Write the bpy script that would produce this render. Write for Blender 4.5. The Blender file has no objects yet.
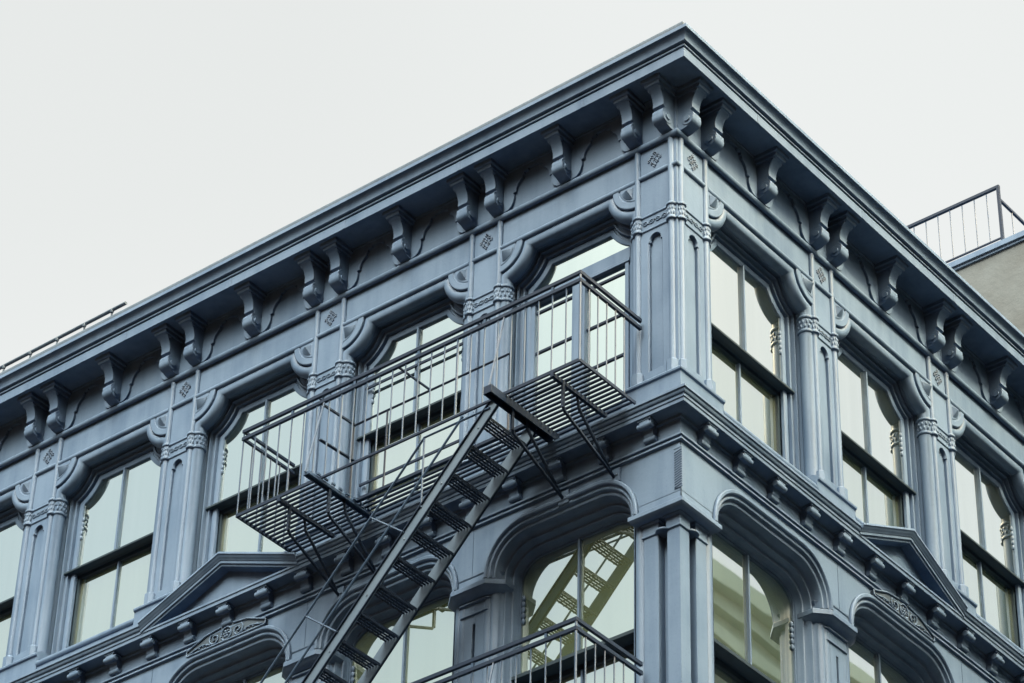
import bpy, bmesh, math, random
from mathutils import Vector, Matrix
random.seed(4)
S = 0.75                       # scene units -> metres
sc = bpy.context.scene
COL = sc.collection
PI = math.pi
cos, sin, R_ = math.cos, math.sin, math.radians
GZ = -26.4                     # street level in facade units (origin: corner of the top storey floor)

# ------------------------------------------------------------------ materials
def newmat(name):
    m = bpy.data.materials.new(name); m.use_nodes = True
    nt = m.node_tree; b = nt.nodes['Principled BSDF']
    return m, nt, b
def ramp(nt, fac, stops):
    r = nt.nodes.new('ShaderNodeValToRGB')
    while len(r.color_ramp.elements) < len(stops): r.color_ramp.elements.new(0.5)
    for e, (p, c) in zip(r.color_ramp.elements, stops): e.position = p; e.color = (*c, 1)
    nt.links.new(fac, r.inputs['Fac']); return r.outputs['Color']
def noise(nt, scale, detail=4, coord=None, rough=.55):
    n = nt.nodes.new('ShaderNodeTexNoise'); n.inputs['Scale'].default_value = scale
    n.inputs['Detail'].default_value = detail; n.inputs['Roughness'].default_value = rough
    if coord is None: coord = objcoord(nt)
    nt.links.new(coord, n.inputs['Vector']); return n.outputs['Fac']
def objcoord(nt, scale=None):
    g = nt.nodes.new('ShaderNodeNewGeometry')
    out = g.outputs['Position']
    if scale:
        mp = nt.nodes.new('ShaderNodeVectorMath'); mp.operation = 'MULTIPLY'
        mp.inputs[1].default_value = scale; nt.links.new(out, mp.inputs[0]); out = mp.outputs[0]
    return out
def bump(nt, b, h, strength, dist=.01, bevel=None):
    n = nt.nodes.new('ShaderNodeBump'); n.inputs['Strength'].default_value = strength
    n.inputs['Distance'].default_value = dist; nt.links.new(h, n.inputs['Height'])
    if bevel:
        bv = nt.nodes.new('ShaderNodeBevel'); bv.samples = 3; bv.inputs['Radius'].default_value = bevel
        nt.links.new(bv.outputs[0], n.inputs['Normal'])
    nt.links.new(n.outputs[0], b.inputs['Normal'])
def paint(name, c0, c1, rough=.5, bevel=.008, streak=True):
    m, nt, b = newmat(name)
    n1 = noise(nt, 1.3, 5)
    n2 = noise(nt, 1.0, 5, objcoord(nt, (7, 7, .55)))
    mx = nt.nodes.new('ShaderNodeMath'); mx.operation = 'MULTIPLY_ADD'
    nt.links.new(n2, mx.inputs[0]); mx.inputs[1].default_value = .55 if streak else .0
    mm = nt.nodes.new('ShaderNodeMath'); mm.operation = 'MULTIPLY'; nt.links.new(n1, mm.inputs[0]); mm.inputs[1].default_value = .55
    nt.links.new(mm.outputs[0], mx.inputs[2])
    col = ramp(nt, mx.outputs[0], [(.25, c0), (.62, c1)])
    # grime caught by fine speckle
    sp = noise(nt, 38, 3)
    spc = ramp(nt, sp, [(.30, (.72, .76, .8)), (.44, (1, 1, 1))])
    mu = nt.nodes.new('ShaderNodeMixRGB'); mu.blend_type = 'MULTIPLY'; mu.inputs[0].default_value = .35
    nt.links.new(col, mu.inputs[1]); nt.links.new(spc, mu.inputs[2])
    nt.links.new(mu.outputs[0], b.inputs['Base Color'])
    rr = nt.nodes.new('ShaderNodeMapRange'); nt.links.new(n1, rr.inputs[0])
    rr.inputs[3].default_value = rough - .08; rr.inputs[4].default_value = rough + .14
    nt.links.new(rr.outputs[0], b.inputs['Roughness'])
    b.inputs['Specular IOR Level'].default_value = .1
    h = noise(nt, 22, 4)
    bump(nt, b, h, .22, .006, bevel)
    return m
PAINT = paint('blue_grey_paint', (.0265, .056, .119), (.058, .101, .184))
PAINT_D = paint('iron_black_blue_paint', (.004, .012, .032), (.008, .020, .046), .5, .003, False)
PAINT_B = paint('light_iron_paint', (.020, .042, .088), (.036, .066, .125), .4, None, False)
STRG = paint('pale_iron_paint', (.045, .075, .125), (.07, .105, .165), .4, None, False)
SASH = paint('dark_sash_paint', (.012, .024, .040), (.022, .040, .062), .4, None, False)
GUTTER = paint('dark_blue_paint', (.016, .030, .055), (.035, .056, .09), .5, .008, True)  # darker than the facade paint; for gutter, pipe and crest panel
def glassmat(name, fac, gc0, gc1, dc0, dc1):
    # coated pane: strong reflection over a pale green blind behind the glass
    m, nt, b = newmat(name)
    out = nt.nodes['Material Output']
    g = nt.nodes.new('ShaderNodeBsdfGlossy'); g.inputs['Roughness'].default_value = .015
    st = noise(nt, 1.0, 2, objcoord(nt, (7, 7, .2)))
    nt.links.new(ramp(nt, st, [(.3, gc0), (.7, gc1)]), g.inputs['Color'])
    d = nt.nodes.new('ShaderNodeBsdfDiffuse'); nt.links.new(ramp(nt, noise(nt, .6, 3), [(.3, dc0), (.7, dc1)]), d.inputs['Color'])
    bp = nt.nodes.new('ShaderNodeBump'); bp.inputs['Strength'].default_value = .04; bp.inputs['Distance'].default_value = .05
    nt.links.new(noise(nt, .9, 1), bp.inputs['Height']); nt.links.new(bp.outputs[0], g.inputs['Normal'])
    mx = nt.nodes.new('ShaderNodeMixShader'); mx.inputs[0].default_value = fac
    nt.links.new(g.outputs[0], mx.inputs[1]); nt.links.new(d.outputs[0], mx.inputs[2]); nt.links.new(mx.outputs[0], out.inputs['Surface'])
    return m
GLASS = glassmat('reflective_window_glass', .05, (.55, .675, .71), (.57, .695, .73), (.06, .09, .07), (.09, .12, .09))
GLASS_R = glassmat('brighter_reflection_glass', .05, (.72, .77, .77), (.75, .80, .80), (.06, .09, .07), (.09, .12, .09))  # same glass on the side street, its brighter reflection put into the tint
GLASS_D = glassmat('brighter_reflection_lower_glass', .13, (.66, .72, .74), (.68, .74, .76), (.07, .115, .085), (.095, .14, .105))  # lower panes on that side, reflection tint lightened the same way
GLASS_C = glassmat('lower_sash_glass', .13, (.58, .69, .73), (.60, .71, .75), (.09, .14, .09), (.12, .17, .11))
GLASS_B = glassmat('window_glass_with_pale_blind', .30, (.55, .675, .74), (.57, .70, .765), (.075, .118, .076), (.105, .148, .098))
def simple(name, c0, c1, scale, rough=.8, bs=.3, bd=.02):
    m, nt, b = newmat(name)
    n = noise(nt, scale, 6)
    nt.links.new(ramp(nt, n, [(.3, c0), (.7, c1)]), b.inputs['Base Color'])
    b.inputs['Roughness'].default_value = rough
    bump(nt, b, noise(nt, scale * 9, 4), bs, bd)
    return m
CONC = simple('grey_render', (.017, .029, .043), (.038, .059, .084), 1.3)
ASPH = simple('asphalt', (.03, .03, .032), (.05, .05, .05), .6)
PAVE = simple('concrete_paving', (.035, .037, .04), (.06, .06, .06), .9)
STONE = simple('buff_stone', (.36, .45, .40), (.52, .62, .55), .35, .85)
STONE_D = simple('dark_recess_glass', (.05, .07, .06), (.10, .13, .11), .5, .3)
BRICK = simple('brown_brick', (.12, .07, .05), (.2, .12, .09), .5)
ROOF = simple('roof_felt', (.05, .05, .05), (.09, .09, .09), .7)
WHITE = simple('white_road_paint', (.6, .6, .58), (.8, .8, .78), 3)

# ------------------------------------------------------------------ scene objects
BO = Vector((0, 0, GZ))        # origin of the building, facade units
def empty(name, loc, label, cat, group=None):
    o = bpy.data.objects.new(name, None); COL.objects.link(o)
    o.location = Vector(loc) * S; o['label'] = label; o['category'] = cat
    if group: o['group'] = group
    return o
def top(o, label=None, cat=None, kind=None, group=None):
    if label: o['label'] = label
    if cat: o['category'] = cat
    if kind: o['kind'] = kind
    if group: o['group'] = group
    return o

class MB:
    """collects geometry. side 'L': x=-s,y=-o ; 'R': x=o,y=s ; 'W': plain x,y,z"""
    def __init__(self, side='W'): self.V = []; self.F = []; self.side = side
    def v(self, s, o, z):
        if self.side == 'L': p = (-s, -o, z)
        elif self.side == 'R': p = (o, s, z)
        else: p = (s, o, z)
        self.V.append(p); return len(self.V) - 1
    def grid(self, rows, close_u=False, close_v=False):
        ids = [[self.v(*p) for p in r] for r in rows]
        n, m = len(ids), len(ids[0])
        for i in range(n if close_u else n - 1):
            for j in range(m if close_v else m - 1):
                a, b = ids[i], ids[(i + 1) % n]
                self.F.append((a[j], a[(j + 1) % m], b[(j + 1) % m], b[j]))
        return ids
    def face(self, pts): self.F.append(tuple(self.v(*p) for p in pts))
    def box(self, s0, s1, o0, o1, z0, z1):
        a = [self.v(s, o, z) for z in (z0, z1) for s, o in ((s0, o0), (s1, o0), (s1, o1), (s0, o1))]
        for f in ((0, 3, 2, 1), (4, 5, 6, 7), (0, 1, 5, 4), (1, 2, 6, 5), (2, 3, 7, 6), (3, 0, 4, 7)):
            self.F.append(tuple(a[i] for i in f))
    def prism(self, poly, o0, o1):            # polygon in (s,z), thickness along o
        a = [self.v(s, o0, z) for s, z in poly]; b = [self.v(s, o1, z) for s, z in poly]
        n = len(poly); self.F.append(tuple(a)); self.F.append(tuple(reversed(b)))
        for i in range(n): self.F.append((a[i], b[i], b[(i + 1) % n], a[(i + 1) % n]))
    def extr(self, poly, s0, s1, cap=True):   # polygon in (o,z) along s
        a = [self.v(s0, o, z) for o, z in poly]; b = [self.v(s1, o, z) for o, z in poly]
        n = len(poly)
        if cap: self.F.append(tuple(a)); self.F.append(tuple(reversed(b)))
        for i in range(n): self.F.append((a[i], b[i], b[(i + 1) % n], a[(i + 1) % n]))
    def loft(self, secs):                     # list of (list of (s,o), z), same count
        ids = [[self.v(s, o, z) for s, o in poly] for poly, z in secs]
        n = len(ids[0])
        self.F.append(tuple(ids[0])); self.F.append(tuple(reversed(ids[-1])))
        for a, b in zip(ids, ids[1:]):
            for j in range(n): self.F.append((a[j], a[(j + 1) % n], b[(j + 1) % n], b[j]))
    def tube(self, pts, r, n=8, cap=True):
        pts = [Vector(p) for p in pts]; rows = []
        up0 = Vector((.31, .17, .94))
        for i, p in enumerate(pts):
            d = (pts[min(i + 1, len(pts) - 1)] - pts[max(i - 1, 0)]).normalized()
            u = d.cross(up0)
            if u.length < .2: u = d.cross(Vector((1, 0, 0)))
            u.normalize(); w = d.cross(u)
            rows.append([tuple(p + (u * cos(a) + w * sin(a)) * r) for a in [2 * PI * k / n for k in range(n)]])
        ids = self.grid(rows, close_v=True)
        if cap: self.F.append(tuple(ids[0])); self.F.append(tuple(reversed(ids[-1])))
    def lathe(self, s, o, prof, n=14, a0=0, a1=2 * PI):   # prof [(r,z)], vertical axis
        full = abs(a1 - a0 - 2 * PI) < 1e-6
        k = n if full else n + 1
        self.grid([[(s + r * cos(a0 + (a1 - a0) * i / n), o + r * sin(a0 + (a1 - a0) * i / n), z) for i in range(k)] for r, z in prof], close_v=full)
    def bar(self, p, q, w, h):                # flat bar, w horizontal, h other
        p = Vector(p); q = Vector(q); d = (q - p).normalized()
        up = Vector((0, 0, 1)) if abs(d.z) < .9 else Vector((1, 0, 0))
        u = d.cross(up).normalized() * w / 2; t = u.cross(d).normalized() * h / 2
        a = [self.v(*(c + x * u + y * t)) for c in (p, q) for x, y in ((-1, -1), (1, -1), (1, 1), (-1, 1))]
        for f in ((0, 3, 2, 1), (4, 5, 6, 7), (0, 1, 5, 4), (1, 2, 6, 5), (2, 3, 7, 6), (3, 0, 4, 7)):
            self.F.append(tuple(a[i] for i in f))
    def blob(self, c, rs, n=8, m=5):
        rows = []
        for i in range(m + 1):
            t = -PI / 2 + PI * i / m
            rows.append([(c[0] + rs[0] * cos(t) * cos(2 * PI * j / n), c[1] + rs[1] * cos(t) * sin(2 * PI * j / n), c[2] + rs[2] * sin(t)) for j in range(n)])
        self.grid(rows, close_v=True)
    def build(self, name, mat, parent=None, origin=None, smooth=True, ang=38, label=None):
        org = Vector(origin if origin is not None else (BO if parent else (0, 0, 0)))
        me = bpy.data.meshes.new(name)
        me.from_pydata([tuple((Vector(p) - org) * S) for p in self.V], [], self.F)
        me.materials.append(mat)
        bm = bmesh.new(); bm.from_mesh(me)
        bmesh.ops.remove_doubles(bm, verts=bm.verts, dist=.0002)
        bmesh.ops.recalc_face_normals(bm, faces=bm.faces)
        if smooth:
            for f in bm.faces: f.smooth = True
            for e in bm.edges:
                if len(e.link_faces) != 2 or e.calc_face_angle(0) > R_(ang): e.smooth = False
        bm.to_mesh(me); bm.free()
        o = bpy.data.objects.new(name, me); COL.objects.link(o)
        if parent: o.parent = parent
        else: o.location = org * S
        if label: o['label'] = label
        return o

# ------------------------------------------------------------------ facade layout
C0, NC, PW = .737, .165, .52
LAY = {'L': dict(B=3.0, pw=.52, n=6), 'R': dict(B=3.14, pw=.50, n=4)}
PED = {'L': (3, 8.03, 1.53), 'R': (2, 5.19, 1.33)}       # bay, centre, half width
def gaps(side):
    d = LAY[side]; G = d['B'] - d['pw']
    return [(C0 + k * d['B'], C0 + k * d['B'] + G) for k in range(d['n'])]
def pils(side):
    d = LAY[side]; G = d['B'] - d['pw']
    return [(C0 + G + k * d['B'], C0 + d['B'] * (k + 1)) for k in range(d['n'])]
END = {'L': pils('L')[-1][1] + .25, 'R': 14.0}
END['R'] = 13.4

bld = empty('corner_building', BO, 'blue grey cast iron corner building with bracketed cornice and tall reflective windows', 'building')

# --- long mouldings that turn the corner
def band(m, prof, endL=None, endR=None):
    """profile in (o,z) carried round the corner"""
    eL = END['L'] if endL is None else endL; eR = END['R'] if endR is None else endR
    rows = []
    rows.append([(-eL, -o, z) for o, z in prof])
    rows.append([(o, -o, z) for o, z in prof])
    rows.append([(o, eR, z) for o, z in prof])
    m.grid(rows)
def roll(co, cz, r, n=8, a0=-100, a1=100):
    return [(co + r * cos(R_(a0 + (a1 - a0) * i / n)), cz + r * sin(R_(a0 + (a1 - a0) * i / n))) for i in range(n + 1)]
# cornice
m = MB()
prof = [(-.06, 4.84), (-.045, 4.85), (-.03, 4.885), (.0, 4.90), (.0, 4.925), (.42, 4.925), (.435, 4.905), (.47, 4.905), (.47, 5.065), (.452, 5.07),
        (.452, 5.088), (.487, 5.092), (.487, 5.118), (.466, 5.122), (.466, 5.14), (.51, 5.145)]
for i in range(9):
    t = i / 8; prof.append((.525 + .03 * t + .04 * (1 - cos(t * PI / 2)), 5.15 + .13 * sin(t * PI / 2) ** .9 if t else 5.15))
prof += [(.612, 5.285), (.612, 5.345), (.58, 5.36), (.48, 5.41), (.40, 5.45), (-.3, 5.5)]
band(m, prof)
m.build('cornice', PAINT, bld)
m = MB(); band(m, [(.30, 5.44), (.36, 5.45), (.395, 5.49), (.41, 5.55), (.413, 5.60), (.405, 5.645), (.385, 5.67), (.36, 5.675), (.34, 5.66), (.33, 5.60), (.30, 5.56)])
m.build('gutter', GUTTER, bld)
m = MB(); m.face([(-END['L'], 13.4, 5.5), (.3, 13.4, 5.5), (.3, -.3, 5.5), (-END['L'], -.3, 5.5)])
m.build('roof', ROOF, bld)
# frieze wall behind the brackets, top string and spandrel band
m = MB(); band(m, [(-.35, 4.95), (-.06, 4.95), (-.06, 4.13), (-.085, 4.12), (-.085, 3.60), (-.35, 3.60)])
m.build('frieze', PAINT, bld)
m = MB(); band(m, roll(-.05, 4.135, .05)); m.build('string_moulding', PAINT, bld)
# belt cornice under the top storey: flat corona part runs on, crown part stops at the pediments
belt_low = [(-.03, -.64), (.205, -.64), (.205, -.672), (.192, -.678), (.192, -.735), (.165, -.74), (.15, -.722), (.0, -.75), (.0, -.79), (-.03, -.80)]
m = MB(); band(m, belt_low); m.build('belt_cornice', PAINT, bld)
crown = [(-.06, -.46), (.02, -.50), (.255, -.525), (.255, -.562), (.24, -.568)]
for i in range(6):
    t = i / 5; crown.append((.236 - .03 * (1 - cos(t * PI / 2)) - .004 * t, -.575 - .05 * sin(t * PI / 2)))
crown += [(.205, -.6401), (-.06, -.6401)]
def crownrun(side, s0, s1):
    m = MB(side); m.grid([[(s0, o, z) for o, z in crown], [(s1, o, z) for o, z in crown]])
    m.face([(s0, o, z) for o, z in crown]); m.face([(s1, o, z) for o, z in crown]); return m
pl, pr = PED['L'], PED['R']
m = MB(); band(m, crown, pl[1] - pl[2] + .02, pr[1] - pr[2] + .02); m.build('belt_crown', PAINT, bld)
crownrun('L', pl[1] + pl[2] - .02, END['L']).build('belt_crown', PAINT, bld)
crownrun('R', pr[1] + pr[2] - .02, END['R']).build('belt_crown', PAINT, bld)
# fillets of the lower frieze and its wall
m = MB()
band(m, [(-.03, -.80), (-.03, -1.03), (.005, -1.05), (.02, -1.06), (.02, -1.085), (-.005, -1.092), (-.012, -1.115), (.004, -1.12), (.01, -1.128), (.01, -1.15), (-.03, -1.165)])
m.build('frieze_fillet', PAINT, bld)
# pedestal zone between belt and base
m = MB(); band(m, [(-.5, -.145), (-.02, -.145), (-.01, -.25), (.0, -.47), (-.1, -.5)]); m.build('sill_course', PAINT, bld)

# --- pilasters of the top storey
def arcpts(c, r, a0, a1, n): return [(c[0] + r * cos(R_(a0 + (a1 - a0) * i / n)), c[1] + r * sin(R_(a0 + (a1 - a0) * i / n))) for i in range(n + 1)]
def niche(m, s0, s1, o, back, z0, z1):
    """face from s0..s1, z0..z1 with a cusped pointed recess"""
    c = (s0 + s1) / 2; w = min(.125, (s1 - s0) / 2 - .085); zb, zs = z0 + .16, z1 - .24
    up = [(w, zs), (w * .98, zs + .04), (w * .78, zs + .055), (w * .80, zs + .09), (w * .72, zs + .125), (w * .5, zs + .16), (w * .25, zs + .178), (0, zs + .185)]
    arch = [(c - a, z) for a, z in up] + [(c + a, z) for a, z in reversed(up[:-1])]
    n = len(arch)
    # outer boundary matched point for point
    outer = [(s0 + (s1 - s0) * i / (n - 1), z1) for i in range(n)]
    m.grid([[(s, o, z) for s, z in arch], [(s, o, z) for s, z in outer]])
    m.face([(s0, o, zs), (c - w, o, zs), (s0, o, z1)]); m.face([(s1, o, zs), (s1, o, z1), (c + w, o, zs)])
    for a, b in ((s0, c - w), (c + w, s1)): m.grid([[(a, o, zb), (b, o, zb)], [(a, o, zs), (b, o, zs)]])
    m.face([(s0, o, z0), (s1, o, z0), (s1, o, zb), (c + w, o, zb), (c - w, o, zb), (s0, o, zb)])
    loop = [(c - w, zb)] + arch + [(c + w, zb)]
    ins = [(c + (s - c) * .86, (z - zb) * .992 + zb + .012) for s, z in loop]
    m.grid([[(s, o, z) for s, z in loop], [(s, o - .018, z) for s, z in ins], [(s, back, z) for s, z in ins]], close_v=True)
    m.face([(s, back, z) for s, z in ins])
def pilaster(side, a, b, body, corner=False):
    """a,b: s of the two colonnette axes"""
    m = MB(side)
    for z0, z1 in ((.05, 2.60), (2.60, 3.585), (3.585, 4.12)):
        if z0 > 1: m.face([(a, -.075, z0), (b, -.075, z0), (b, -.075, z1), (a, -.075, z1)])
        else: niche(m, a, b, -.075, -.135, z0, z1)
    for s in ((a, b) if not corner else (b,)):
        m.face([(s, -.075, 0), (s, -.5, 0), (s, -.5, 4.1), (s, -.075, 4.1)])
    p = m.build('pilaster', PAINT, bld)
    # colonnettes with rings, banded necking and block bases
    for s in (a, b):
        c = MB(side); r = .048
        pr = [(r, .2), (r, 2.60), (.060, 2.61), (.078, 2.62), (.082, 2.635), (.078, 2.65), (.062, 2.665), (.060, 2.67), (.064, 2.76), (.060, 2.85), (.062, 2.86), (.078, 2.87), (.082, 2.885), (.078, 2.90), (.060, 2.915), (r, 2.925), (r, 4.13)]
        c.lathe(s, -.075, pr, 14)
        for k in range(7):
            an = R_(-10 + 33 * k); c.blob((s + .062 * cos(an), -.075 + .062 * sin(an), 2.72), (.014, .014, .035), 5, 3); c.blob((s + .062 * cos(an + .28), -.075 + .062 * sin(an + .28), 2.80), (.014, .014, .03), 5, 3)
        c.build('colonnette', PAINT, p)
        c = MB(side)
        c.lathe(s, -.075, [(.0, .225), (.06, .225), (.100, .190), (.100, -.01), (0, -.01)], 8, R_(22.5), R_(382.5))
        c.build('plinth_block', PAINT, p, ang=20)
    # cross strings and necking band
    c = MB(side)
    for z, rr in ((3.60, .045), (2.635, .022), (2.885, .022)):
        pf = roll(-.078, z, rr)
        c.grid([[(a, o, zz) for o, zz in pf], [(b, o, zz) for o, zz in pf]])
        if z > 3: c.build('cross_moulding', PAINT, p); c = MB(side)
    n = 4; w = b - a - .14
    for k in range(n):
        s = a + .07 + w * (k + .5) / n
        c.tube([(s + .038 * cos(t), -.07, 2.765 + .03 * sin(t)) for t in [2 * PI * i / 10 for i in range(11)]], .011, 5, False)
        c.blob((s, -.07, 2.765), (.014, .012, .014), 6, 3)
        if k < n - 1: c.blob((s + w / n / 2, -.07, 2.765 + (.02 if k % 2 else -.02)), (.022, .012, .012), 6, 3)
    c.build('necking_band', PAINT, p)
    # rosette in the little panel
    c = MB(side); cx, cz = (a + b) / 2, 3.86; q = .050
    for i in (-1, 0, 1):
        for j in (-1, 0, 1):
            x, z = cx + (i + j) * q * .92, cz + (i - j) * q * 1.15
            for k in range(4):
                t = PI / 4 + k * PI / 2 + .4 * (i - j)
                c.blob((x + .019 * cos(t), -.073, z + .021 * sin(t)), (.015, .022, .016), 5, 3)
    c.build('rosette', PAINT, p)
    # base: moulding on a pedestal strip
    c = MB(side)
    s0 = -.0 if corner else a - .22
    pf = [(-.3, .06), (-.06, .055), (.0, .02), (.03, .0), (.045, -.02), (.04, -.05), (.015, -.07), (.012, -.10), (.018, -.49), (-.3, -.49)]
    s1 = b + .22
    if corner:
        c.grid([[(s1, o, z) for o, z in pf], [(-o, o, z) for o, z in pf]]); c.face([(s1, o, z) for o, z in pf])
    else: c.extr(pf, s0, s1)
    c.build('base_moulding', PAINT, p)
    return p
for side in 'LR':
    pilaster(side, NC, C0, None, True)
    for a, b in pils(side): pilaster(side, a, b, None)
# arris of the corner pilaster
m = MB()
m.grid([[(-NC, .075, z), (-.075 , .075, z), (-.075, .075, z)] for z in (0, 4.12)])
m.V = []; m.F = []
m.grid([[(-NC, .0755, z), (-.0755, .0755, z), (-.0755, NC, z)] for z in (.0, 4.12)])
for z, rr in ((2.635, .022), (2.885, .022), (3.60, .04)):
    pf = roll(-.078, z, rr)
    m.grid([[(-NC, -o, zz) for o, zz in pf], [(o, -o, zz) for o, zz in pf], [(o, NC, zz) for o, zz in pf]])
m.build('corner_arris', PAINT, bld)

# --- window surrounds, the top storey
ZS, RQ = 3.555, .43
def path(a, b, t, z0, ns=10):
    """outline of the opening at inward offset t; (s,z) points up the near jamb, over and down"""
    r = RQ + t; h = math.sqrt(max(r * r - t * t, 1e-6))
    a0 = math.atan2(-h, t); a1 = math.atan2(-t, h)
    arc = [(r * cos(a0 + (a1 - a0) * i / ns), r * sin(a0 + (a1 - a0) * i / ns)) for i in range(ns + 1)]
    pts = [(a + t, z0)] + [(a + x, ZS + z) for x, z in arc]
    pts += [(b - x, ZS + z) for x, z in reversed(arc)] + [(b - t, z0)]
    return pts
ROLLP = [(.062 + .095 * cos(R_(x)), -.175 + .105 * sin(R_(x))) for x in (135, 112, 90, 70, 52, 35, 18, 0, -18, -38, -60, -80, -100)]
SUR = ROLLP + [(.075, -.292), (.085, -.262), (.110, -.262), (.116, -.34), (.146, -.345), (.152, -.302), (.174, -.302), (.180, -.365), (.205, -.38), (.226, -.38), (.232, -.345), (.255, -.345), (.262, -.39), (.262, -.5)]
FRM = [(.262, -.405), (.275, -.395), (.30, -.395), (.31, -.375), (.36, -.375), (.382, -.385), (.386, -.43)]
def ell(s): return s
def surround(side, a, b, label=None):
    m = MB(side)
    m.grid([[(s, o, z) for s, z in path(a, b, t, -.15)] for t, o in SUR])
    # shaded bed between string and roll
    m.build_ = None
    w = m.build('window_surround', PAINT, bld)
    c = MB(side)                                     # lower string over the window
    pf = roll(-.078, 3.585, .048); c.grid([[(a + .03, o, z) for o, z in pf], [(b - .03, o, z) for o, z in pf]])
    c.build('head_string', PAINT, w)
    for sgn, base in ((1, a), (-1, b)):              # rings wrapped on the jamb rolls
        c = MB(side)
        for zc in (2.635, 2.885):
            rows = []
            for dz, d in ((-.026, 0), (-.02, .016), (-.008, .022), (.008, .022), (.02, .016), (.026, 0)):
                rows.append([(base + sgn * (.062 + (.095 + d) * cos(R_(x))), -.175 + (.105 + d) * sin(R_(x)), zc + dz) for x in (115, 95, 75, 55, 35, 15, -5, -25, -45, -65)])
            c.grid(rows)
            if zc < 2.7:
                for k in range(5):
                    for dz, ph in ((.085, 0), (.165, 16)):
                        an = R_(60 - 33 * k + ph)
                        c.blob((base + sgn * (.062 + .097 * cos(an)), -.175 + .107 * sin(an), zc + dz), (.018, .018, .036), 6, 4)
        c.build('jamb_ring', PAINT, w)
    # quadrant faces at the two shoulders
    for sgn, base in ((1, a), (-1, b)):
        q = MB(side)
        def P(x, z, o): return (base + sgn * x, o, ZS + z)
        arc = lambda r, n=14: [(r * cos(R_(-90 + 90 * i / n)), r * sin(R_(-90 + 90 * i / n))) for i in range(n + 1)]
        q.grid([[P(x, z, -.12) for x, z in arc(RQ - .0)], [P(x, z, -.055) for x, z in arc(RQ - .0)], [P(x, z, -.045) for x, z in arc(RQ - .012)],
                [P(x, z, -.045) for x, z in arc(RQ - .10)], [P(x, z, -.058) for x, z in arc(RQ - .108)], [P(x, z, -.058) for x, z in arc(RQ - .125)], [P(x, z, -.05) for x, z in arc(RQ - .135)]])
        inner = arc(RQ - .135); q.face([P(x, z, -.05) for x, z in inner] + [P(0, 0, -.05)])
        # raised fan: faceted wedge
        fan = [(.07 + .2 * cos(R_(-88 + 82 * i / 8)), -.055 + .2 * sin(R_(-88 + 82 * i / 8))) for i in range(9)]
        base_pts = [(.07, -.055)] + fan
        apex = P(.125, -.125, .04)
        for i in range(len(base_pts)):
            x0, z0 = base_pts[i]; x1, z1 = base_pts[(i + 1) % len(base_pts)]
            q.face([P(x0, z0, -.0505), P(x1, z1, -.0505), apex])
        q.build('corner_quadrant', PAINT, w, ang=25)
    return w
def glazing(side, a, b, mode='sash'):
    fr = MB(side)
    rail = 1.60 if mode == 'sash' else None
    fr.grid([[(s, o, z) for s, z in path(a, b, t, -.15)] for t, o in FRM])
    wdw = fr.build('window', PAINT, bld)
    c = (a + b) / 2; A, B = a + .384, b - .384
    g = MB(side)
    up = path(a, b, .384, 1.52 if mode == 'sash' else -.15)
    g.F.append(tuple(g.v(s, -.405, z) for s, z in up))
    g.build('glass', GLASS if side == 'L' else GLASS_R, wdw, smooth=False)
    if mode == 'sash':
        g = MB(side); g.face([(A - .02, -.50, -.2), (B + .02, -.50, -.2), (B + .02, -.50, 1.54), (A - .02, -.50, 1.54)])
        g.build('glass', GLASS_C if side == 'L' else GLASS_D, wdw, smooth=False)
        t = MB(side)
        t.extr([(-.50, 1.615), (-.34, 1.61), (-.32, 1.605), (-.31, 1.595), (-.31, 1.565), (-.32, 1.555), (-.33, 1.55), (-.46, 1.545), (-.465, 1.49), (-.50, 1.49)], a + .2, b - .2)
        t.build('transom', SASH, wdw, label='dark projecting meeting rail')
        t = MB(side); t.box(c - .016, c + .016, -.41, -.355, 1.6, ZS - .375); t.build('muntin', PAINT, wdw)
        t = MB(side); t.box(c - .016, c + .016, -.505, -.465, -.15, 1.49); t.build('muntin', PAINT, wdw)
        for s0, s1 in ((A - .0, A + .035), (B - .035, B)): t = MB(side); t.box(s0, s1, -.505, -.455, -.15, 1.49); t.build('sash_stile', SASH, wdw)
    else:
        t = MB(side); t.box(A - .02, B + .02, -.42, -.365, 2.60, 2.80); t.box(A - .02, B + .02, -.42, -.345, 2.545, 2.60); t.build('transom', PAINT, wdw, label='broad pale transom bar')
        t = MB(side); t.box(c - .11, c + .11, -.42, -.335, -.15, 2.545); t.box(c - .07, c + .07, -.335, -.325, -.15, 2.545); t.build('mullion', PAINT, wdw)
        for x0, x1 in ((A, c - .11), (c + .11, B)):
            for z in (1.70, 1.0, 2.41): t = MB(side); t.box(x0, x1, -.41, -.385, z - .018, z + .018); t.build('glazing_bar', PAINT_D, wdw)
        for x0, x1 in ((A, A + .06), (B - .06, B)): t = MB(side); t.box(x0, x1, -.42, -.36, -.15, 2.545); t.build('stile', PAINT, wdw)
    # carved scallops on the inner jamb
    for base, sg in ((a, 1), (b, -1)):
        t = MB(side)
        for k in range(5):
            t.blob((base + sg * .385, -.40, 2.22 + .085 * k), (.028, .02, .045), 7, 4)
        t.blob((base + sg * .378, -.40, 2.40), (.022, .018, .26), 7, 4)
        t.build('jamb_carving', PAINT, wdw)
    if mode == 'bars':
        pass
    # sill
    t = MB(side)
    pf = [(-.52, -.13), (-.1, -.145), (.0, -.15), (.022, -.165), (.028, -.195), (.02, -.225), (.0, -.245), (-.52, -.245)]
    t.extr(pf, a + .21, b - .21)
    t.build('sill', PAINT, wdw)
    return wdw
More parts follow.
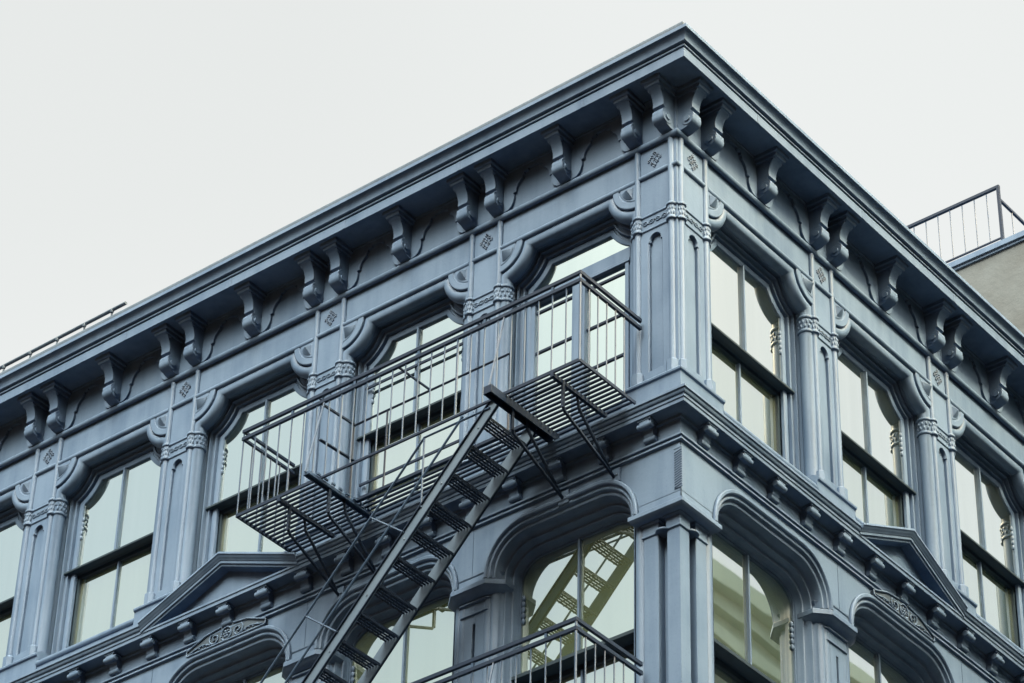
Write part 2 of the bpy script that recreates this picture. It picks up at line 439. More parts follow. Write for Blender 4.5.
for side in 'LR':
    for k, (a, b) in enumerate(gaps(side)):
        surround(side, a, b)
        w = glazing(side, a, b, 'door' if (side == 'L' and k == 0) else 'sash')
        if side == 'L' and k == 1:
            for z in (2.44, .73): t = MB(side); t.box(a + .3, b - .3, -.345, -.32, z - .02, z + .02); t.build('guard_bar', PAINT_D, w)
# backing wall behind everything (keeps rooms dark), and the plain flanks
m = MB()
m.box(-END['L'], -.56, .56, 13.39, GZ + .02, 5.45)
m.build('core_wall', PAINT, bld)

# lap seams in the sheet metal of the cornice fascia
for side, step in (('L', 2.35), ('R', 2.6)):
    s = 1.3
    while s < END[side] - .2:
        m = MB(side); m.box(s, s + .05, .468, .4735, 4.907, 5.064); m.build('lap_seam', PAINT, bld); s += step + random.uniform(-.15, .15)
# --- brackets under the cornice
BR = [(-.07, 4.925), (.385, 4.925), (.385, 4.885), (.37, 4.865), (.33, 4.86), (.33, 4.815), (.31, 4.80)]
BR += [(.20 + .11 * cos(R_(a)) * 1.0 , 4.60 + .2 * sin(R_(a))) for a in (80, 65)] and []
BR += [(.285, 4.785), (.24, 4.74), (.21, 4.68), (.192, 4.62), (.186, 4.56), (.192, 4.515), (.155, 4.495), (.150, 4.475), (.178, 4.455), (.20, 4.42), (.207, 4.375), (.198, 4.32), (.172, 4.275), (.135, 4.235), (.085, 4.205), (.03, 4.19), (-.07, 4.185)]
def bracket(side, s):
    m = MB(side)
    body = [(-.07, 4.85), (.32, 4.85)] + BR[6:]
    m.extr(body, s - .090, s + .090)
    m.extr([(-.07, 4.925), (.385, 4.925), (.388, 4.90), (.378, 4.875), (.36, 4.866), (-.07, 4.866)], s - .16, s + .16)
    m.extr([(-.07, 4.866), (.342, 4.866), (.345, 4.84), (.335, 4.815), (.315, 4.805), (-.07, 4.805)], s - .125, s + .125)
    # scroll roll at the foot
    m.tube([(s - .100, .105, 4.33), (s + .100, .105, 4.33)], .10, 16)
    for sg in (-1, 1): m.tube([(s + sg * .10, .105, 4.33), (s + sg * .120, .105, 4.33)], .05, 12); m.tube([(s + sg * .09, .24, 4.80), (s + sg * .108, .24, 4.80)], .05, 12)
    b = m.build('bracket', PAINT, bld)
def relief(side, s, sgn, lim):
    k = lim / .62
    pts = [(.09, 4.19), (.17, 4.20), (.225, 4.24), (.262, 4.30), (.278, 4.37), (.28, 4.44), (.262, 4.455), (.262, 4.475), (.315, 4.475), (.318, 4.53), (.34, 4.60), (.385, 4.655), (.43, 4.69), (.43, 4.735), (.455, 4.75), (.455, 4.79), (.53, 4.80), (.53, 4.825), (.62, 4.83), (.62, 4.93), (.0, 4.93), (0, 4.19)]
    m = MB(side); m.prism([(s + sgn * x * k, z) for x, z in pts], -.061, -.018)
    # raised edge bead following the outline
    m.build('scroll_panel', PAINT, bld)
for side in 'LR':
    d = LAY[side]; cs = [.19, C0]
    gp = gaps(side); pp = pils(side)
    for (a, b), (p, q) in zip(gp, pp):
        mid = (a + b) / 2; lim = (b - a) / 4
        cs += [mid, p, q]
        relief(side, a, 1, lim); relief(side, mid, -1, lim); relief(side, mid, 1, lim); relief(side, b, -1, lim)
    for s in cs:
        if s < END[side] - .1: bracket(side, s)
# --- modillions of the belt cornice
MO = [(-.03, -.785), (.0, -.755), (.152, -.735), (.16, -.75), (.165, -.78), (.165, -.84), (.15, -.865), (.12, -.87), (.095, -.855), (.075, -.87), (.065, -.93), (.045, -.985), (.01, -1.02), (-.03, -1.03)]
def modillion(side, s):
    m = MB(side)
    m.extr(MO, s - .075, s + .075)
    m.tube([(s - .115, .125, -.825), (s + .115, .125, -.825)], .046, 12)
    m.extr([(-.03, -.745), (.17, -.735), (.172, -.762), (-.03, -.775)], s - .105, s + .105)
    m.tube([(s - .09, .012, -.985), (s + .09, .012, -.985)], .045, 10)
    m.build('modillion', PAINT, bld)
for side in 'LR':
    st = LAY[side]['B'] / 4; s = C0 + (LAY[side]['B'] - LAY[side]['pw']) / 2 - 2 * st
    while s < END[side] - .1: modillion(side, s); s += st

# --- pediments
def pediment(side):
    k, c, hw = PED[side]
    m = MB(side)
    pf = [(-.02, .0), (.285, .0), (.29, -.035), (.275, -.045), (.268, -.065), (.252, -.085), (.238, -.10), (.232, -.115), (.222, -.12), (.222, -.165), (.20, -.17), (.195, -.205), (.02, -.21), (-.02, -.21)]
    rows = [[(s, o, zt + dz) for o, dz in pf] for s, zt in ((c - hw, -.50), (c, .11), (c + hw, -.50))]
    m.grid(rows); m.face(rows[0]); m.face(rows[-1])
    p = m.build('pediment', PAINT, bld)
    m = MB(side); m.prism([(c - hw + .1, -.64), (c + hw - .1, -.64), (c, -.02)], -.02, .035)
    for sg in (-1, 1):
        pass
    m.build('tympanum', PAINT, p)
pediment('L'); pediment('R')

# --- lower storey
ZT, RX, RZ = -1.28, .68, .72
def arch(a, b, t, z0, ns=12, zk=1.4):
    A, B = a - .03 + t, b + .03 - t; rx, rz = RX - t, RZ - t * zk
    cx0, cx1, cz = a - .03 + RX, b + .03 - RX, ZT - RZ
    pts = [(A, z0)] + [(cx0 - rx * cos(R_(90 * i / ns)), cz + rz * sin(R_(90 * i / ns))) for i in range(ns + 1)]
    pts += [(cx1 + rx * sin(R_(90 * i / ns)), cz + rz * cos(R_(90 * i / ns))) for i in range(ns + 1)] + [(B, z0)]
    return pts
ARP = [(0, -.02), (0, .012), (.012, .026), (.04, .026), (.052, .012), (.055, -.012), (.07, -.02), (.085, -.006), (.098, -.012), (.104, -.05), (.112, -.062), (.13, -.055), (.145, -.062), (.155, -.085), (.156, -.15),
       (.165, -.19), (.185, -.215), (.195, -.20), (.208, -.205), (.215, -.24), (.218, -.29), (.232, -.315), (.245, -.305), (.26, -.312), (.268, -.345), (.272, -.385), (.28, -.395), (.285, -.43), (.285, -.47)]
JMP = [(.0, -.14)] + [(.06 + .10 * cos(R_(x)), -.21 + .10 * sin(R_(x))) for x in (100, 75, 50, 25, 0, -25, -50)]
ZI = -2.05
LZ0 = -5.2
for side in 'LR':
    gp, pp = gaps(side), pils(side)
    # frieze wall with the arch heads cut out of it
    m = MB(side)
    prev = 0.03
    for a, b in gp:
        p0 = arch(a, b, 0.0, ZI)
        m.face([(prev, -.03, ZI), (p0[0][0], -.03, ZI), (p0[0][0], -.03, -1.12), (prev, -.03, -1.12)])
        half = p0[1:-1]
        n = len(half)
        m.grid([[(s, -.03, z) for s, z in half], [(s, -.03, -1.12) for s, z in half]])
        m.face([(p0[0][0], -.03, ZI), (p0[1][0], -.03, p0[1][1]), (p0[1][0], -.03, -1.12)])
        prev = p0[-1][0]
    m.face([(prev, -.03, ZI), (END[side], -.03, ZI), (END[side], -.03, -1.12), (prev, -.03, -1.12)])
    m.face([(-.03 * -1, -.03, ZI), (.04, -.03, ZI), (.04, -.03, -1.12), (.03, -.03, -1.12)])
    m.build('frieze_wall', PAINT, bld)
    for k, (a, b) in enumerate(gp):
        m = MB(side); m.grid([[(s, o, z) for s, z in arch(a, b, t, ZI)] for t, o in ARP[:15]]); m.grid([[(s, o, z) for s, z in arch(a, b, t, LZ0)] for t, o in ARP[14:]]); ar = m.build('arch_moulding', PAINT, bld)
        for sgn, base in ((1, a - .03), (-1, b + .03)):
            m = MB(side); m.grid([[(base + sgn * t, o, z) for t, o in JMP] for z in (LZ0, -1.97)]); m.build('jamb_roll', PAINT, ar)
        # window
        c = (a + b) / 2; A, B = a + .25, b - .25
        w = MB(side); w.grid([[(s, o, z) for s, z in arch(a, b, .28, LZ0)], [(s, o, z) for s, z in arch(a, b, .284, LZ0)]] if 0 else [[(s, o, z) for s, z in arch(a, b, tt, LZ0)] for tt, o in ((.28, -.44), (.28, -.425), (.30, -.425), (.30, -.47))])
        wd = w.build('window', PAINT, bld)
        g = MB(side); g.F.append(tuple(g.v(s, -.455, z) for s, z in arch(a, b, .283, -3.52))); g.build('glass', GLASS_B if side == 'L' else GLASS_D, wd, smooth=False)
        g = MB(side); g.face([(A - .02, -.54, LZ0), (B + .02, -.54, LZ0), (B + .02, -.54, -3.5), (A - .02, -.54, -3.5)]); g.build('glass', GLASS_B if side == 'L' else GLASS_D, wd, smooth=False)
        t = MB(side); t.extr([(-.54, -3.49), (-.33, -3.49), (-.31, -3.505), (-.31, -3.555), (-.34, -3.57), (-.5, -3.58), (-.5, -3.66), (-.54, -3.66)], A - .02, B + .02); t.build('transom', SASH, wd)
        t = MB(side); t.box(c - .016, c + .016, -.46, -.41, -3.5, -1.69); t.build('muntin', PAINT, wd)
        t = MB(side); t.box(c - .016, c + .016, -.545, -.50, LZ0, -3.6); t.build('muntin', PAINT, wd)
        for base, sg in ((A, 1), (B, -1)):
            t = MB(side)
            for q in range(5): t.blob((base + sg * .05, -.44, -2.62 + .09 * q), (.035, .02, .047), 7, 4)
            t.build('jamb_carving', PAINT, wd)
        t = MB(side); t.box(a, b, -.56, .02, LZ0 - .12, LZ0); t.build('sill', PAINT, wd)
    # capital profile: (outset, z)
    CP = [(.085, -1.925), (.03, -2.0), (.03, -2.035), (.075, -2.06), (.13, -2.075), (.155, -2.095), (.155, -2.165), (.135, -2.18), (.12, -2.20), (.085, -2.235), (.04, -2.255), (.02, -2.26), (.0, -2.26)]
    for a, b in pp:
        c = (a + b) / 2
        m = MB(side)
        for x0, x1 in ((c - .17, c - .025), (c + .025, c + .17)): m.box(x0, x1, -.3, -.10, LZ0 - .6, -2.15)
        m.box(c - .025, c + .025, -.3, -.10, -2.62, -2.15); m.box(c - .025, c + .025, -.3, -.16, LZ0 - .6, -2.62)
        p = m.build('lower_pilaster', PAINT, bld)
        m = MB(side)
        for sg in (-1, 1): m.lathe(c + sg * .205, -.20, [(.105, LZ0 - .5), (.105, -2.15)], 18)
        m.build('engaged_shaft', PAINT, p)
        m = MB(side)
        def oct_(d): return [(c - .34 - d, -.45), (c - .34 - d, -.18 + d * .3), (c - .20 - d * .6, -.10 + d), (c + .20 + d * .6, -.10 + d), (c + .34 + d, -.18 + d * .3), (c + .34 + d, -.45)]
        m.loft([(oct_(d), z) for d, z in CP])
        # slim cap and astragal
        def oc2(d): return [(c - .30 - d, -.40), (c - .30 - d, -.17), (c - .2 - d, -.095 + d), (c + .2 + d, -.095 + d), (c + .30 + d, -.17), (c + .30 + d, -.40)]
        m.loft([(oc2(.01), -2.262), (oc2(.03), -2.28), (oc2(.03), -2.30), (oc2(.0), -2.31)])
        m.loft([(oc2(.0), -2.45), (oc2(.018), -2.46), (oc2(.018), -2.475), (oc2(-.005), -2.485)])
        m.build('capital', PAINT, p)
    # strip beside the corner pier
    m = MB(side); m.box(.47, .70, -.4, -.13, LZ0 - .6, -2.15); m.box(.30, .50, -.4, -.27, LZ0 - .6, -2.15)
    p = m.build('lower_pilaster', PAINT, bld)
    m = MB(side)
    def rc(d): return [(.47 - d, -.4), (.47 - d, -.13 + d), (.70 + d, -.13 + d), (.70 + d, -.4)]
    m.loft([(rc(.0), -2.14), (rc(.035), -2.15), (rc(.035), -2.185), (rc(.01), -2.20), (rc(.01), -2.34), (rc(.02), -2.35), (rc(.02), -2.37), (rc(0), -2.385)])
    m.lathe(.40, -.16, [(.0, -2.34), (.10, -2.34), (.115, -2.352), (.115, -2.37), (.10, -2.382), (0, -2.382)], 16)
    m.build('capital', PAINT, p)
# corner pier and its capital (L shaped)
m = MB(); m.box(-.33, -.13, .13, .33, LZ0 - .6, -2.15); pier = m.build('corner_pier', PAINT, bld)
m = MB()
def rc(d): return [(-.33 - d, .13 - d), (-.13 + d, .13 - d), (-.13 + d, .33 + d), (-.33 - d, .33 + d)]
m.loft([(rc(.0), -2.14), (rc(.045), -2.145), (rc(.045), -2.185), (rc(.01), -2.20), (rc(.01), -2.34), (rc(.022), -2.35), (rc(.022), -2.37), (rc(0), -2.385)])
def Lsh(d):
    o = -.13 + d; e = .72 + d * .8
    return [(-e, .45), (-e, -o), (o, -o), (o, e), (-.45, e), (-.45, .45)]
CC = [(.105, -1.92), (.06, -1.99), (.06, -2.02), (.10, -2.05), (.15, -2.10), (.155, -2.105), (.155, -2.16), (.13, -2.172), (.11, -2.185), (.05, -2.195), (.0, -2.197)]
CC = [(.105, -1.92), (.06, -1.985), (.075, -2.02), (.12, -2.05), (.155, -2.065), (.155, -2.125), (.14, -2.14), (.12, -2.165), (.08, -2.175), (.03, -2.165), (.0, -2.16)]
m.loft([(Lsh(d), z) for d, z in CC])
m.build('capital', PAINT, pier)
# vermiculated strip on the corner of the frieze
for side in 'LR':
    m = MB(side)
    m.box(.0, .13, -.03, -.018, -1.88, -1.27)
    for k in range(15):
        z = -1.86 + k * .038
        m.bar((.008, -.014, z + .03), (.122, -.014, z), .014, .016)
    m.prism([(.0, -1.27), (.13, -1.27), (.05, -1.2)], -.03, -.012)
    if side == 'L': m.build('carved_strip', PAINT, bld)
# crest of scrolls over the middle arch
def crest(side):
    k, _, _ = PED[side]; a, b = gaps(side)[k - 1]; c = (a + b) / 2; h = .76
    m = MB(side); zb, ze, zp = -1.285, -1.20, -1.02
    m.prism([(c - h, zb), (c + h, zb), (c + h, ze), (c + .35, zp - .03), (c, zp), (c - .35, zp - .03), (c - h, ze)], -.032, .018)
    cr = m.build('crest_panel', GUTTER, bld)
    m = MB(side)
    def tb(pts, r=.012): m.tube([(s, .03, z) for s, z in pts], r, 6)
    for sg in (-1, 1):
        tb([(c + sg * h, zb), (c + sg * h, ze), (c + sg * .40, zp - .04), (c + sg * .12, zp - .005)], .015)
        sp = []
        for i in range(30):
            t = i / 29; r = .092 * (1 - t) + .014; an = -1.45 * 2 * PI * t + .9
            sp.append((c + sg * (.225 + r * cos(an)), -1.175 + r * sin(an)))
        tb(sp, .013)
        tb([(c + sg * (.30 + .40 * k / 12), -1.25 + .075 * sin(PI * k / 12) * (1 - k / 16)) for k in range(13)], .010)
        for q in range(4): m.blob((c + sg * (.37 + .075 * q), .024, -1.225 + .012 * (q % 2)), (.024, .014, .018), 6, 4)
    tb([(c - h, zb), (c + h, zb)], .016)
    tb([(c + .098 * cos(t), -1.165 + .108 * sin(t)) for t in [2 * PI * i / 20 for i in range(21)]], .014)
    for i in range(7):
        t = 2 * PI * i / 6; r = .048 if i < 6 else 0
        m.blob((c + r * cos(t), .026, -1.165 + r * sin(t)), (.021, .02, .021), 7, 4)
    m.build('scroll_ornament', PAINT, cr)
crest('L'); crest('R')
for side in 'LR':
    for a, b in pils(side):
        m = MB(side); m.box((a + b) / 2 - .004, (a + b) / 2 + .004, -.031, -.027, -1.9, -1.17); m.build('panel_joint', PAINT_B, bld)
# plain storeys below, with openings
for side in 'LR':
    m = MB(side)
    m.box(.15 if side == 'L' else -.0, END[side], -.45, -.06, GZ + .05, LZ0 - .5) if side == 'L' else m.box(.15, END[side], -.45, -.06, GZ + .05, LZ0 - .5)
    lw = m.build('lower_wall', PAINT, bld)
    z = LZ0 - 4.6
    fl = 0
    while z > GZ + 1.2:
        for a, b in gaps(side):
            w = MB(side); w.box(a + .2, b - .2, -.06, -.02, z, z + 3.4); wf = w.build('window', PAINT_B, bld)
            g = MB(side); g.box(a + .3, b - .3, -.02, -.015, z + .1, z + 3.3); g.build('glass', GLASS, wf)
        c = MB(side); c.extr([(-.06, z + 4.3), (.2, z + 4.3), (.2, z + 4.15), (-.06, z + 3.95)], 0, END[side]); c.build('storey_band', PAINT, bld)
        z -= 5.37
m = MB(); m.box(-.45, -.055, .055, .45, GZ + .05, LZ0 - .5); m.build('corner_wall', PAINT, bld)
# pipe on standoffs along the gutter
m = MB('L')
m.tube([(10.6, .36, 5.81), (END['L'], .36, 5.81)], .03, 8)
for k in range(10):
    s = 10.9 + .62 * k
    if s < END['L']: m.tube([(s, .37, 5.62), (s, .36, 5.81)], .016, 6); m.blob((s, .37, 5.78), (.035, .035, .05), 6, 4)
m.build('gutter_pipe', GUTTER, bld)

# ------------------------------------------------------------------ fire escape
FZ, FO = -.36, 1.3
SL, SR = 6.68, .66
OP0, OP1 = 1.94, 5.15
FO_ORG = (-3.5, -.7, FZ)
fe = empty('fire_escape', FO_ORG, 'dark iron fire escape with slatted balconies and a steep open stair on the left facade', 'fire escape')
def fb(m, name, mat=PAINT_D, parent=None, **k): return m.build(name, mat, parent or fe, origin=FO_ORG, **k)
def balcony(dz, full=True):
    m = MB('L'); z = FZ + dz
    n = 15
    for i in range(n):
        o = .14 + (FO - .16) * i / (n - 1)
        segs = [(SR, SL)] if o < .58 else [(SR, OP0), (OP1, SL)]
        for s0, s1 in segs: m.box(s0, s1, o - .019, o + .019, z - .008, z + .012)
    for s in (SR, SL): m.box(s - .012, s + .012, .10, FO + .01, z - .03, z + .02)
    m.box(SR, OP0, FO - .012, FO + .012, z - .03, z + .02); m.box(OP1, SL, FO - .012, FO + .012, z - .03, z + .02)
    m.box(OP0, OP1, FO - .014, FO + .014, z - .03, z + .005)
    m.box(OP0, OP1, .585, .61, z - .03, z + .02)
    pf = fb(m, 'platform')
    # beams
    for s, o1, w, h in ((1.1, FO + .02, .05, .06), (OP0, 1.6, .13, .11), (OP1, 1.55, .105, .035), (5.88, FO + .02, .05, .06)):
        m = MB('L')
        if w > .1:
            m.box(s - w / 2, s + w / 2, .16, o1, z - .045, z - .033); m.box(s - w / 2, s - w / 2 + .02, .16, o1, z - .045 - h, z - .045); m.box(s + w / 2 - .02, s + w / 2, .16, o1, z - .045 - h, z - .045)
            m.box(s - w / 2, s + w / 2, o1, o1 + .008, z - .045 - h, z - .033)
            if s == OP1:
                for q in range(8): m.box(s - .085, s - .06, .3 + q * .15, .37 + q * .15, z - .03, z + .0)
        else: m.box(s - w / 2, s + w / 2, .16, o1, z - .033 - h, z - .033)
        fb(m, 'beam', PAINT_B if s == OP1 else PAINT_D)
        b = MB('L')
        b.bar((s - .02, 1.1, z - .05), (s - .02, 1.1, z - .47), .045, .03)
        b.tube([(s - .02, 1.1, z - .44), (s - .02, 1.07, z - .50), (s - .02, .0, z - .96)], .024, 6)
        b.tube([(s + .02, .76, z - .05), (s + .02, .71, z - .25), (s + .02, .02, z - .86)], .022, 6)
        fb(b, 'brace', PAINT_D)
        b = MB('L'); b.box(s - .11, s + .06, -.03, .012, z - 1.04, z - .84); b.lathe(s - .07, .012, [(0, z - .95), (.02, z - .95), (.02, z - .93), (0, z - .93)], 8)
        fb(b, 'wall_plate', PAINT)
    # rails
    m = MB('L')
    zt, z2 = z + 1.43, z + 1.30
    for zz in (zt, z2):
        m.box(SR - .02, SL + .02, FO - .022, FO + .022, zz - .026, zz + .026)
        m.box(SR - .022, SR + .022, -.02, FO, zz - .026, zz + .026)
        m.box(SL - .02, SL + .02, .25, FO, zz - .02, zz + .02)
    fb(m, 'handrail')
    # inner guard rail round the stair well
    m = MB('L')
    m.tube([(2.41, .6, z), (2.41, .6, z + 1.31), (OP1 + .07, .6, z + 1.31), (OP1 + .07, .6, z)], .018, 6)
    m.bar((OP1 + .04, FO, z + 1.26), (OP1 + .04, .6, z + 1.30), .03, .03)
    m.bar((OP1 + .04, FO, z + .66), (OP1 + .04, .6, z + .70), .045, .02)
    m.bar((3.82, FO, z + 1.30), (3.82, .6, z + 1.31), .025, .025)
    m.tube([(4.6, .6, z), (4.6, .6, z + 1.31)], .015, 6)
    fb(m, 'guard_rail')
    n = int((SL - SR) / .225)
    for i in range(n + 1):
        s = SR + (SL - SR) * i / n
        m = MB('L'); r = .011 if i % 9 else .017
        m.tube([(s, FO, z - .01), (s, FO, zt if i in (0, n) else z2)], r, 6, False)
        if i % 5 == 2: m.box(s - .02, s + .02, FO - .012, FO + .012, z2, zt)
        fb(m, 'baluster', PAINT_B)
    for s in (SR, SL):
        for i in range(1, 6):
            m = MB('L'); o = .25 + (FO - .25) * (i - .5) / 5.5
            m.tube([(s, o, z), (s, o, z2)], .011, 6, False); fb(m, 'baluster', PAINT_B)
    for s in (OP0, OP1):
        m = MB('L'); m.tube([(s, FO, z2), (s, 1.58, z - .05)], .015, 6); fb(m, 'stay_rod', PAINT_B)
balcony(0); balcony(-5.37)
# stair
OI, OO = .52, 1.27
K = 1.06; s0, z0 = 2.05, FZ - .03
def sz(s): return z0 - K * (s - s0)
send = s0 + 5.2 / K
L_ = math.sqrt(1 + K * K); nx, nz = K / L_, 1 / L_      # in-plane normal, pointing up-left
def strip(m, o0, o1, d0, d1, sa=s0, sb=send):
    q = [(sa + nx * d0, sz(sa) + nz * d0), (sb + nx * d0, sz(sb) + nz * d0), (sb + nx * d1, sz(sb) + nz * d1), (sa + nx * d1, sz(sa) + nz * d1)]
    m.prism(q, o0, o1)
for o, sg in ((OO, 1), (OI, -1)):
    m = MB('L')
    strip(m, o - .008, o + .008, -.098, .098)
    for q in range(9):
        s = s0 + .3 + q * .6
        m.blob((s, o + sg * .012, sz(s)), (.016, .012, .016), 6, 4)
    st_ = fb(m, 'stringer', STRG)
    for d0, d1 in ((.085, .10), (-.10, -.085)):
        m = MB('L'); strip(m, o + sg * .008, o + sg * .035, d0, d1); fb(m, 'flange', PAINT_D, st_)
    if sg > 0:
        h = MB('L')
        def off(s, d): return (s, o + .015, sz(s) + d)
        for d, sa in ((1.22, 3.28), (.58, 2.62)):
            pts = [(sa, o + .015, sz(sa) + d), (send, o + .015, sz(send) + d)]
            if d > 1: pts = [(s0 + .1, o + .015, sz(sa) + d)] + pts
            h.tube(pts, .017, 6)
        h.tube([(3.28, o + .015, sz(3.28) + 1.22), (3.28, o + .015, sz(3.28) + .1)], .014, 6)
        for sa in (3.55, 4.62, 5.7, 6.6):
            x1, z1 = sa, sz(sa)
            x2 = sa + nx * .86; z2 = z1 + nz * .86
            h.tube([(x1, o + .015, z1 + .1), (x2, o + .015, z2)], .014, 6)
        fb(h, 'stair_rail', PAINT_B)
k = 0; s = s0 + .22
while s < send - .1:
    m = MB('L'); z = sz(s)
    for j in range(5):
        x = s - .10 + j * .05
        m.box(x - .016, x + .016, OI, OO, z - .006, z + .006)
    for j in range(6):
        o = OI + .1 + j * (OO - OI - .2) / 5
        m.box(s - .116, s + .116, o - .008, o + .008, z - .016, z - .006)
    m.box(s - .12, s - .112, OI, OO, z - .04, z + .006)
    fb(m, 'tread'); s += .298

# ------------------------------------------------------------------ neighbours and street
NB = (-6, 18, GZ)
nb = empty('neighbouring_building', NB, 'plain grey rendered building rising behind the right end of the cornice', 'building')
m = MB(); m.box(-14, -.35, 13.5, 26, GZ + .03, 11.86); m.build('wall', CONC, nb, origin=NB)
m = MB(); m.extr([(13.42, 11.86), (13.42, 11.98), (26.05, 11.98), (26.05, 11.86)], -14.05, -.3); m.extr([(13.46, 11.80), (13.46, 11.858), (13.6, 11.858), (13.6, 11.80)], -14, -.33)
m.build('coping', PAINT, nb, origin=NB)
rl = MB()
rx, ry = -2.36, 13.5
rl.bar((-14, ry, 13.32), (rx + .03, ry, 13.32), .06, .06); rl.bar((rx, ry, 13.02), (rx, 25.8, 13.02), .05, .05)
rl.bar((-14, ry, 12.1), (rx, ry, 12.1), .03, .03)
rl.bar((rx, ry, 11.98), (rx, ry, 13.34), .055, .055)
r = rl.build('roof_railing', PAINT_D, nb, origin=NB)
for k in range(38):
    b = MB(); x = rx - .26 - k * .268
    b.tube([(x, ry, 12.1), (x, ry, 13.31)], .011, 6); b.build('baluster', PAINT_B, r, origin=NB)
for k in range(16):
    b = MB(); y = ry + .45 + k * .6
    b.tube([(rx, y, 11.98), (rx, y, 13.0)], .03 if k % 2 else .012, 6); b.build('baluster', PAINT_B, r, origin=NB)

def across(name, x0, x1, y0, y1, zt, mat, label, bay, side_face, storey=4.6):
    org = ((x0 + x1) / 2, (y0 + y1) / 2, GZ)
    e = empty(name, org, label, 'building')
    m = MB(); m.box(x0, x1, y0, y1, GZ + .03, zt); m.build('wall', mat, e, origin=org)
    m = MB(); m.box(x0 - .6, x1 + .6, y0 - .6, y1 + .6, zt, zt + .5); m.box(x0 - .3, x1 + .3, y0 - .3, y1 + .3, zt - .5, zt)
    m.build('cornice', mat, e, origin=org)
    z = zt - .5; lvl = 0
    while z > GZ + storey:
        z -= storey
        c = MB(); c.box(x0 - .25, x1 + .25, y0 - .25, y1 + .25, z + storey - .9, z + storey - .55); c.build('band', mat, e, origin=org)
        if side_face == 'W':
            y = y0 + .8
            while y < y1 - bay * .7:
                w = MB(); w.box(x0 - .02, x0 + .1, y, y + bay * .5, z + .6, z + 3.2); wf = w.build('window', STONE_D, e, origin=org)
                h = MB(); h.box(x0 - .18, x0, y - .15, y + bay * .5 + .15, z + 3.2, z + 3.5); h.build('lintel', mat, wf, origin=org)
                y += bay
        lvl += 1
        if lvl > 5: break
    return e
across('stone_building', 20, 30, 6, 74, 19.9, STONE, 'pale stone building across the side street, seen mirrored in the lower right windows', 4.5, 'W')
# unseen houses across the streets, added to keep low sky off the soffits
across('blocker_building', -90, 13, -52, -36, 17, BRICK, 'long brown brick building across the front street, unseen, added to block low sky', 4, 'N')
across('blocker_building', 33, 50, -18, 4, 14, BRICK, 'lower brown brick building across the side street, unseen, added to block low sky', 4, 'W')

across('blocker_tower', 26, 90, -100, -34, 62, BRICK, 'unseen brick tower added diagonally across the crossing to cut diagonal sky light', 4, 'N')  # out of view, added as a blocker so recesses get less sky light
g = MB(); g.face([(-900, -900, GZ), (900, -900, GZ), (900, 900, GZ), (-900, 900, GZ)]); top(g.build('ground', PAVE), kind='structure')
g = MB(); g.box(4, 16, -300, 300, GZ - .0, GZ + .006); top(g.build('road', ASPH), kind='structure')
g = MB(); g.box(-300, 4, -26, -6, GZ, GZ + .006); g.box(16, 300, -26, -6, GZ, GZ + .006); top(g.build('cross_road', ASPH), kind='structure')
g = MB(); g.box(-300, 3.8, -5.8, 400, GZ, GZ + .17); top(g.build('pavement', PAVE), kind='structure')
g = MB()
for k in range(30): g.box(9.9, 10.1, -120 + k * 8, -117 + k * 8, GZ + .0061, GZ + .011)
top(g.build('road_marking', WHITE), kind='structure')

# ------------------------------------------------------------------ camera
cam = bpy.data.cameras.new('camera'); co = bpy.data.objects.new('camera', cam); COL.objects.link(co); sc.camera = co
yaw, pit, rol = R_(39.76772821), R_(37.17122437), R_(1.6686914)
f = Vector((-sin(yaw) * cos(pit), cos(yaw) * cos(pit), sin(pit)))
r = Vector((cos(yaw), sin(yaw), 0)); u = r.cross(f)
r2 = r * cos(rol) + u * sin(rol); u2 = -r * sin(rol) + u * cos(rol)
M = Matrix((r2, u2, -f)).transposed().to_4x4()
M.translation = Vector((19.07672225, -26.3854164, -24.29846183)) * S
co.matrix_world = M
cam.sensor_width = 36; cam.lens = 3092.56526 / 1024 * 36
cam.clip_start = .5; cam.clip_end = 3000

# ------------------------------------------------------------------ light
SUN_EL, SUN_AZ = 47, 14          # azimuth from +x towards +y (degrees)
sv = Vector((cos(R_(SUN_EL)) * cos(R_(SUN_AZ)), cos(R_(SUN_EL)) * sin(R_(SUN_AZ)), sin(R_(SUN_EL))))
w = bpy.data.worlds.new('World'); sc.world = w; w.use_nodes = True
nt = w.node_tree; bg = nt.nodes['Background']
sky = nt.nodes.new('ShaderNodeTexSky'); sky.sky_type = 'NISHITA'; sky.sun_disc = False
sky.sun_elevation = R_(SUN_EL); sky.sun_rotation = math.atan2(sv.x, sv.y); sky.air_density = 1.2; sky.dust_density = 3
tc = nt.nodes.new('ShaderNodeTexCoord')
nz_ = nt.nodes.new('ShaderNodeTexNoise'); nz_.inputs['Scale'].default_value = 1.3; nz_.inputs['Detail'].default_value = 2
nt.links.new(tc.outputs['Generated'], nz_.inputs['Vector'])
sx = nt.nodes.new('ShaderNodeSeparateXYZ'); nt.links.new(tc.outputs['Generated'], sx.inputs[0])
cr = nt.nodes.new('ShaderNodeValToRGB')          # overcast veil: brightest overhead
st = [(0.0, .12), (.2, .36), (.40, .74), (.70, .70), (.85, 1.6), (1.0, 2.8)]
while len(cr.color_ramp.elements) < len(st): cr.color_ramp.elements.new(.5)
for e, (p_, v_) in zip(cr.color_ramp.elements, st): e.position = p_; e.color = (v_ * .975, v_, v_ * .98, 1)
nt.links.new(sx.outputs['Z'], cr.inputs[0])
cl = nt.nodes.new('ShaderNodeMapRange'); nt.links.new(nz_.outputs['Fac'], cl.inputs[0])
cl.inputs[1].default_value = .3; cl.inputs[2].default_value = .7; cl.inputs[3].default_value = 8.9; cl.inputs[4].default_value = 10.8
vm = nt.nodes.new('ShaderNodeVectorMath'); vm.operation = 'SCALE'
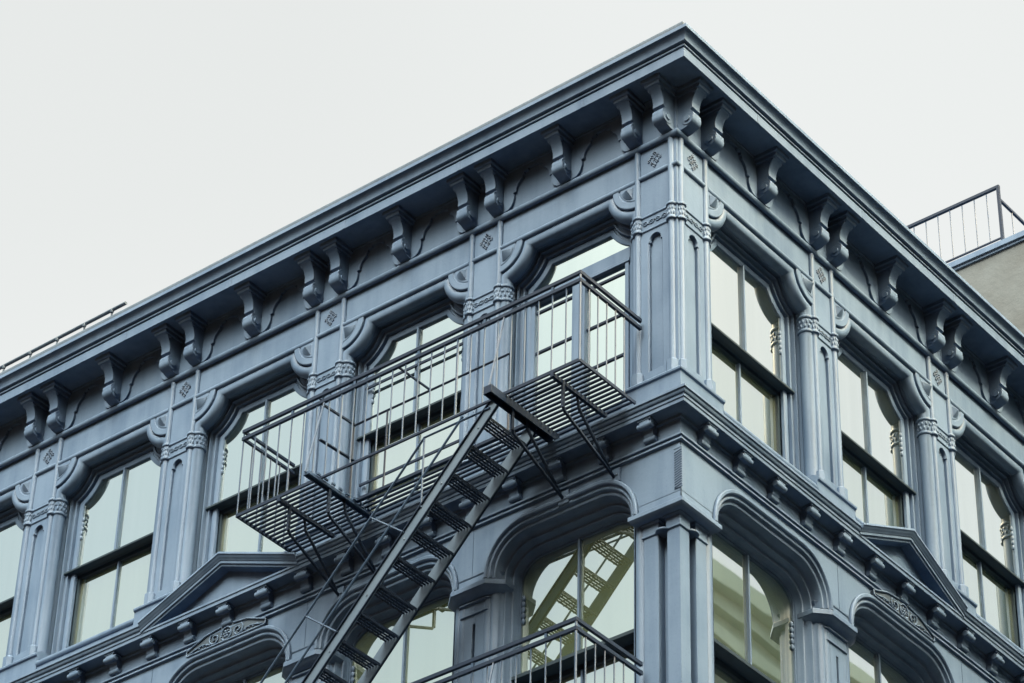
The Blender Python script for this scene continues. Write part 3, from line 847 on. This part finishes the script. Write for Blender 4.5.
nt.links.new(cr.outputs[0], vm.inputs[0]); nt.links.new(cl.outputs[0], vm.inputs['Scale'])
# two lobes added to the sky to light the front and side facades
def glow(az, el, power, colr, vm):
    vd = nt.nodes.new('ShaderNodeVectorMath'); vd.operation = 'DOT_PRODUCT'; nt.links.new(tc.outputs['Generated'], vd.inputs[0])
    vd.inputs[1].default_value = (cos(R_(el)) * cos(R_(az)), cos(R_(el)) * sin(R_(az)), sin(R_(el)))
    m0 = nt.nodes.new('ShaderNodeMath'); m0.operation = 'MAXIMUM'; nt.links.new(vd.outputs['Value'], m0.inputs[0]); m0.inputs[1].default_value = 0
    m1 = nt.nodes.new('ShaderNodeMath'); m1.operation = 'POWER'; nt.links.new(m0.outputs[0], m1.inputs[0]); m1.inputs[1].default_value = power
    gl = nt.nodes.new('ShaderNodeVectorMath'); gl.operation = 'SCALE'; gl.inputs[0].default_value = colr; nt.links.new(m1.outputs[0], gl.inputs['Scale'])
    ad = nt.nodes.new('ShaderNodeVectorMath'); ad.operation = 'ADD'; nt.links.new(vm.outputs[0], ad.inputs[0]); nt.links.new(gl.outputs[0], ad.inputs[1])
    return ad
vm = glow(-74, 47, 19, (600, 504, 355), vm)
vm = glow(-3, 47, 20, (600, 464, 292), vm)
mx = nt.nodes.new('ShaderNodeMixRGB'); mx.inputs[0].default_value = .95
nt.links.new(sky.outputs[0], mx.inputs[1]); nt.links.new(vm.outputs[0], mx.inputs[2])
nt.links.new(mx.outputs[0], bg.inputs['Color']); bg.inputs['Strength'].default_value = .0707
ld = bpy.data.lights.new('sun', 'SUN'); ld.energy = 5.0; ld.angle = R_(13); ld.color = (1, .76, .38)
lo = bpy.data.objects.new('sun', ld); COL.objects.link(lo)
lo.rotation_euler = (-sv).to_track_quat('-Z', 'Y').to_euler()
sc.view_settings.view_transform = 'Standard'; sc.view_settings.look = 'None'
sc.view_settings.exposure = .95; sc.view_settings.gamma = 1
sc.cycles.use_denoising = True
sc.cycles.max_bounces = 6; sc.cycles.diffuse_bounces = 1; sc.cycles.glossy_bounces = 4
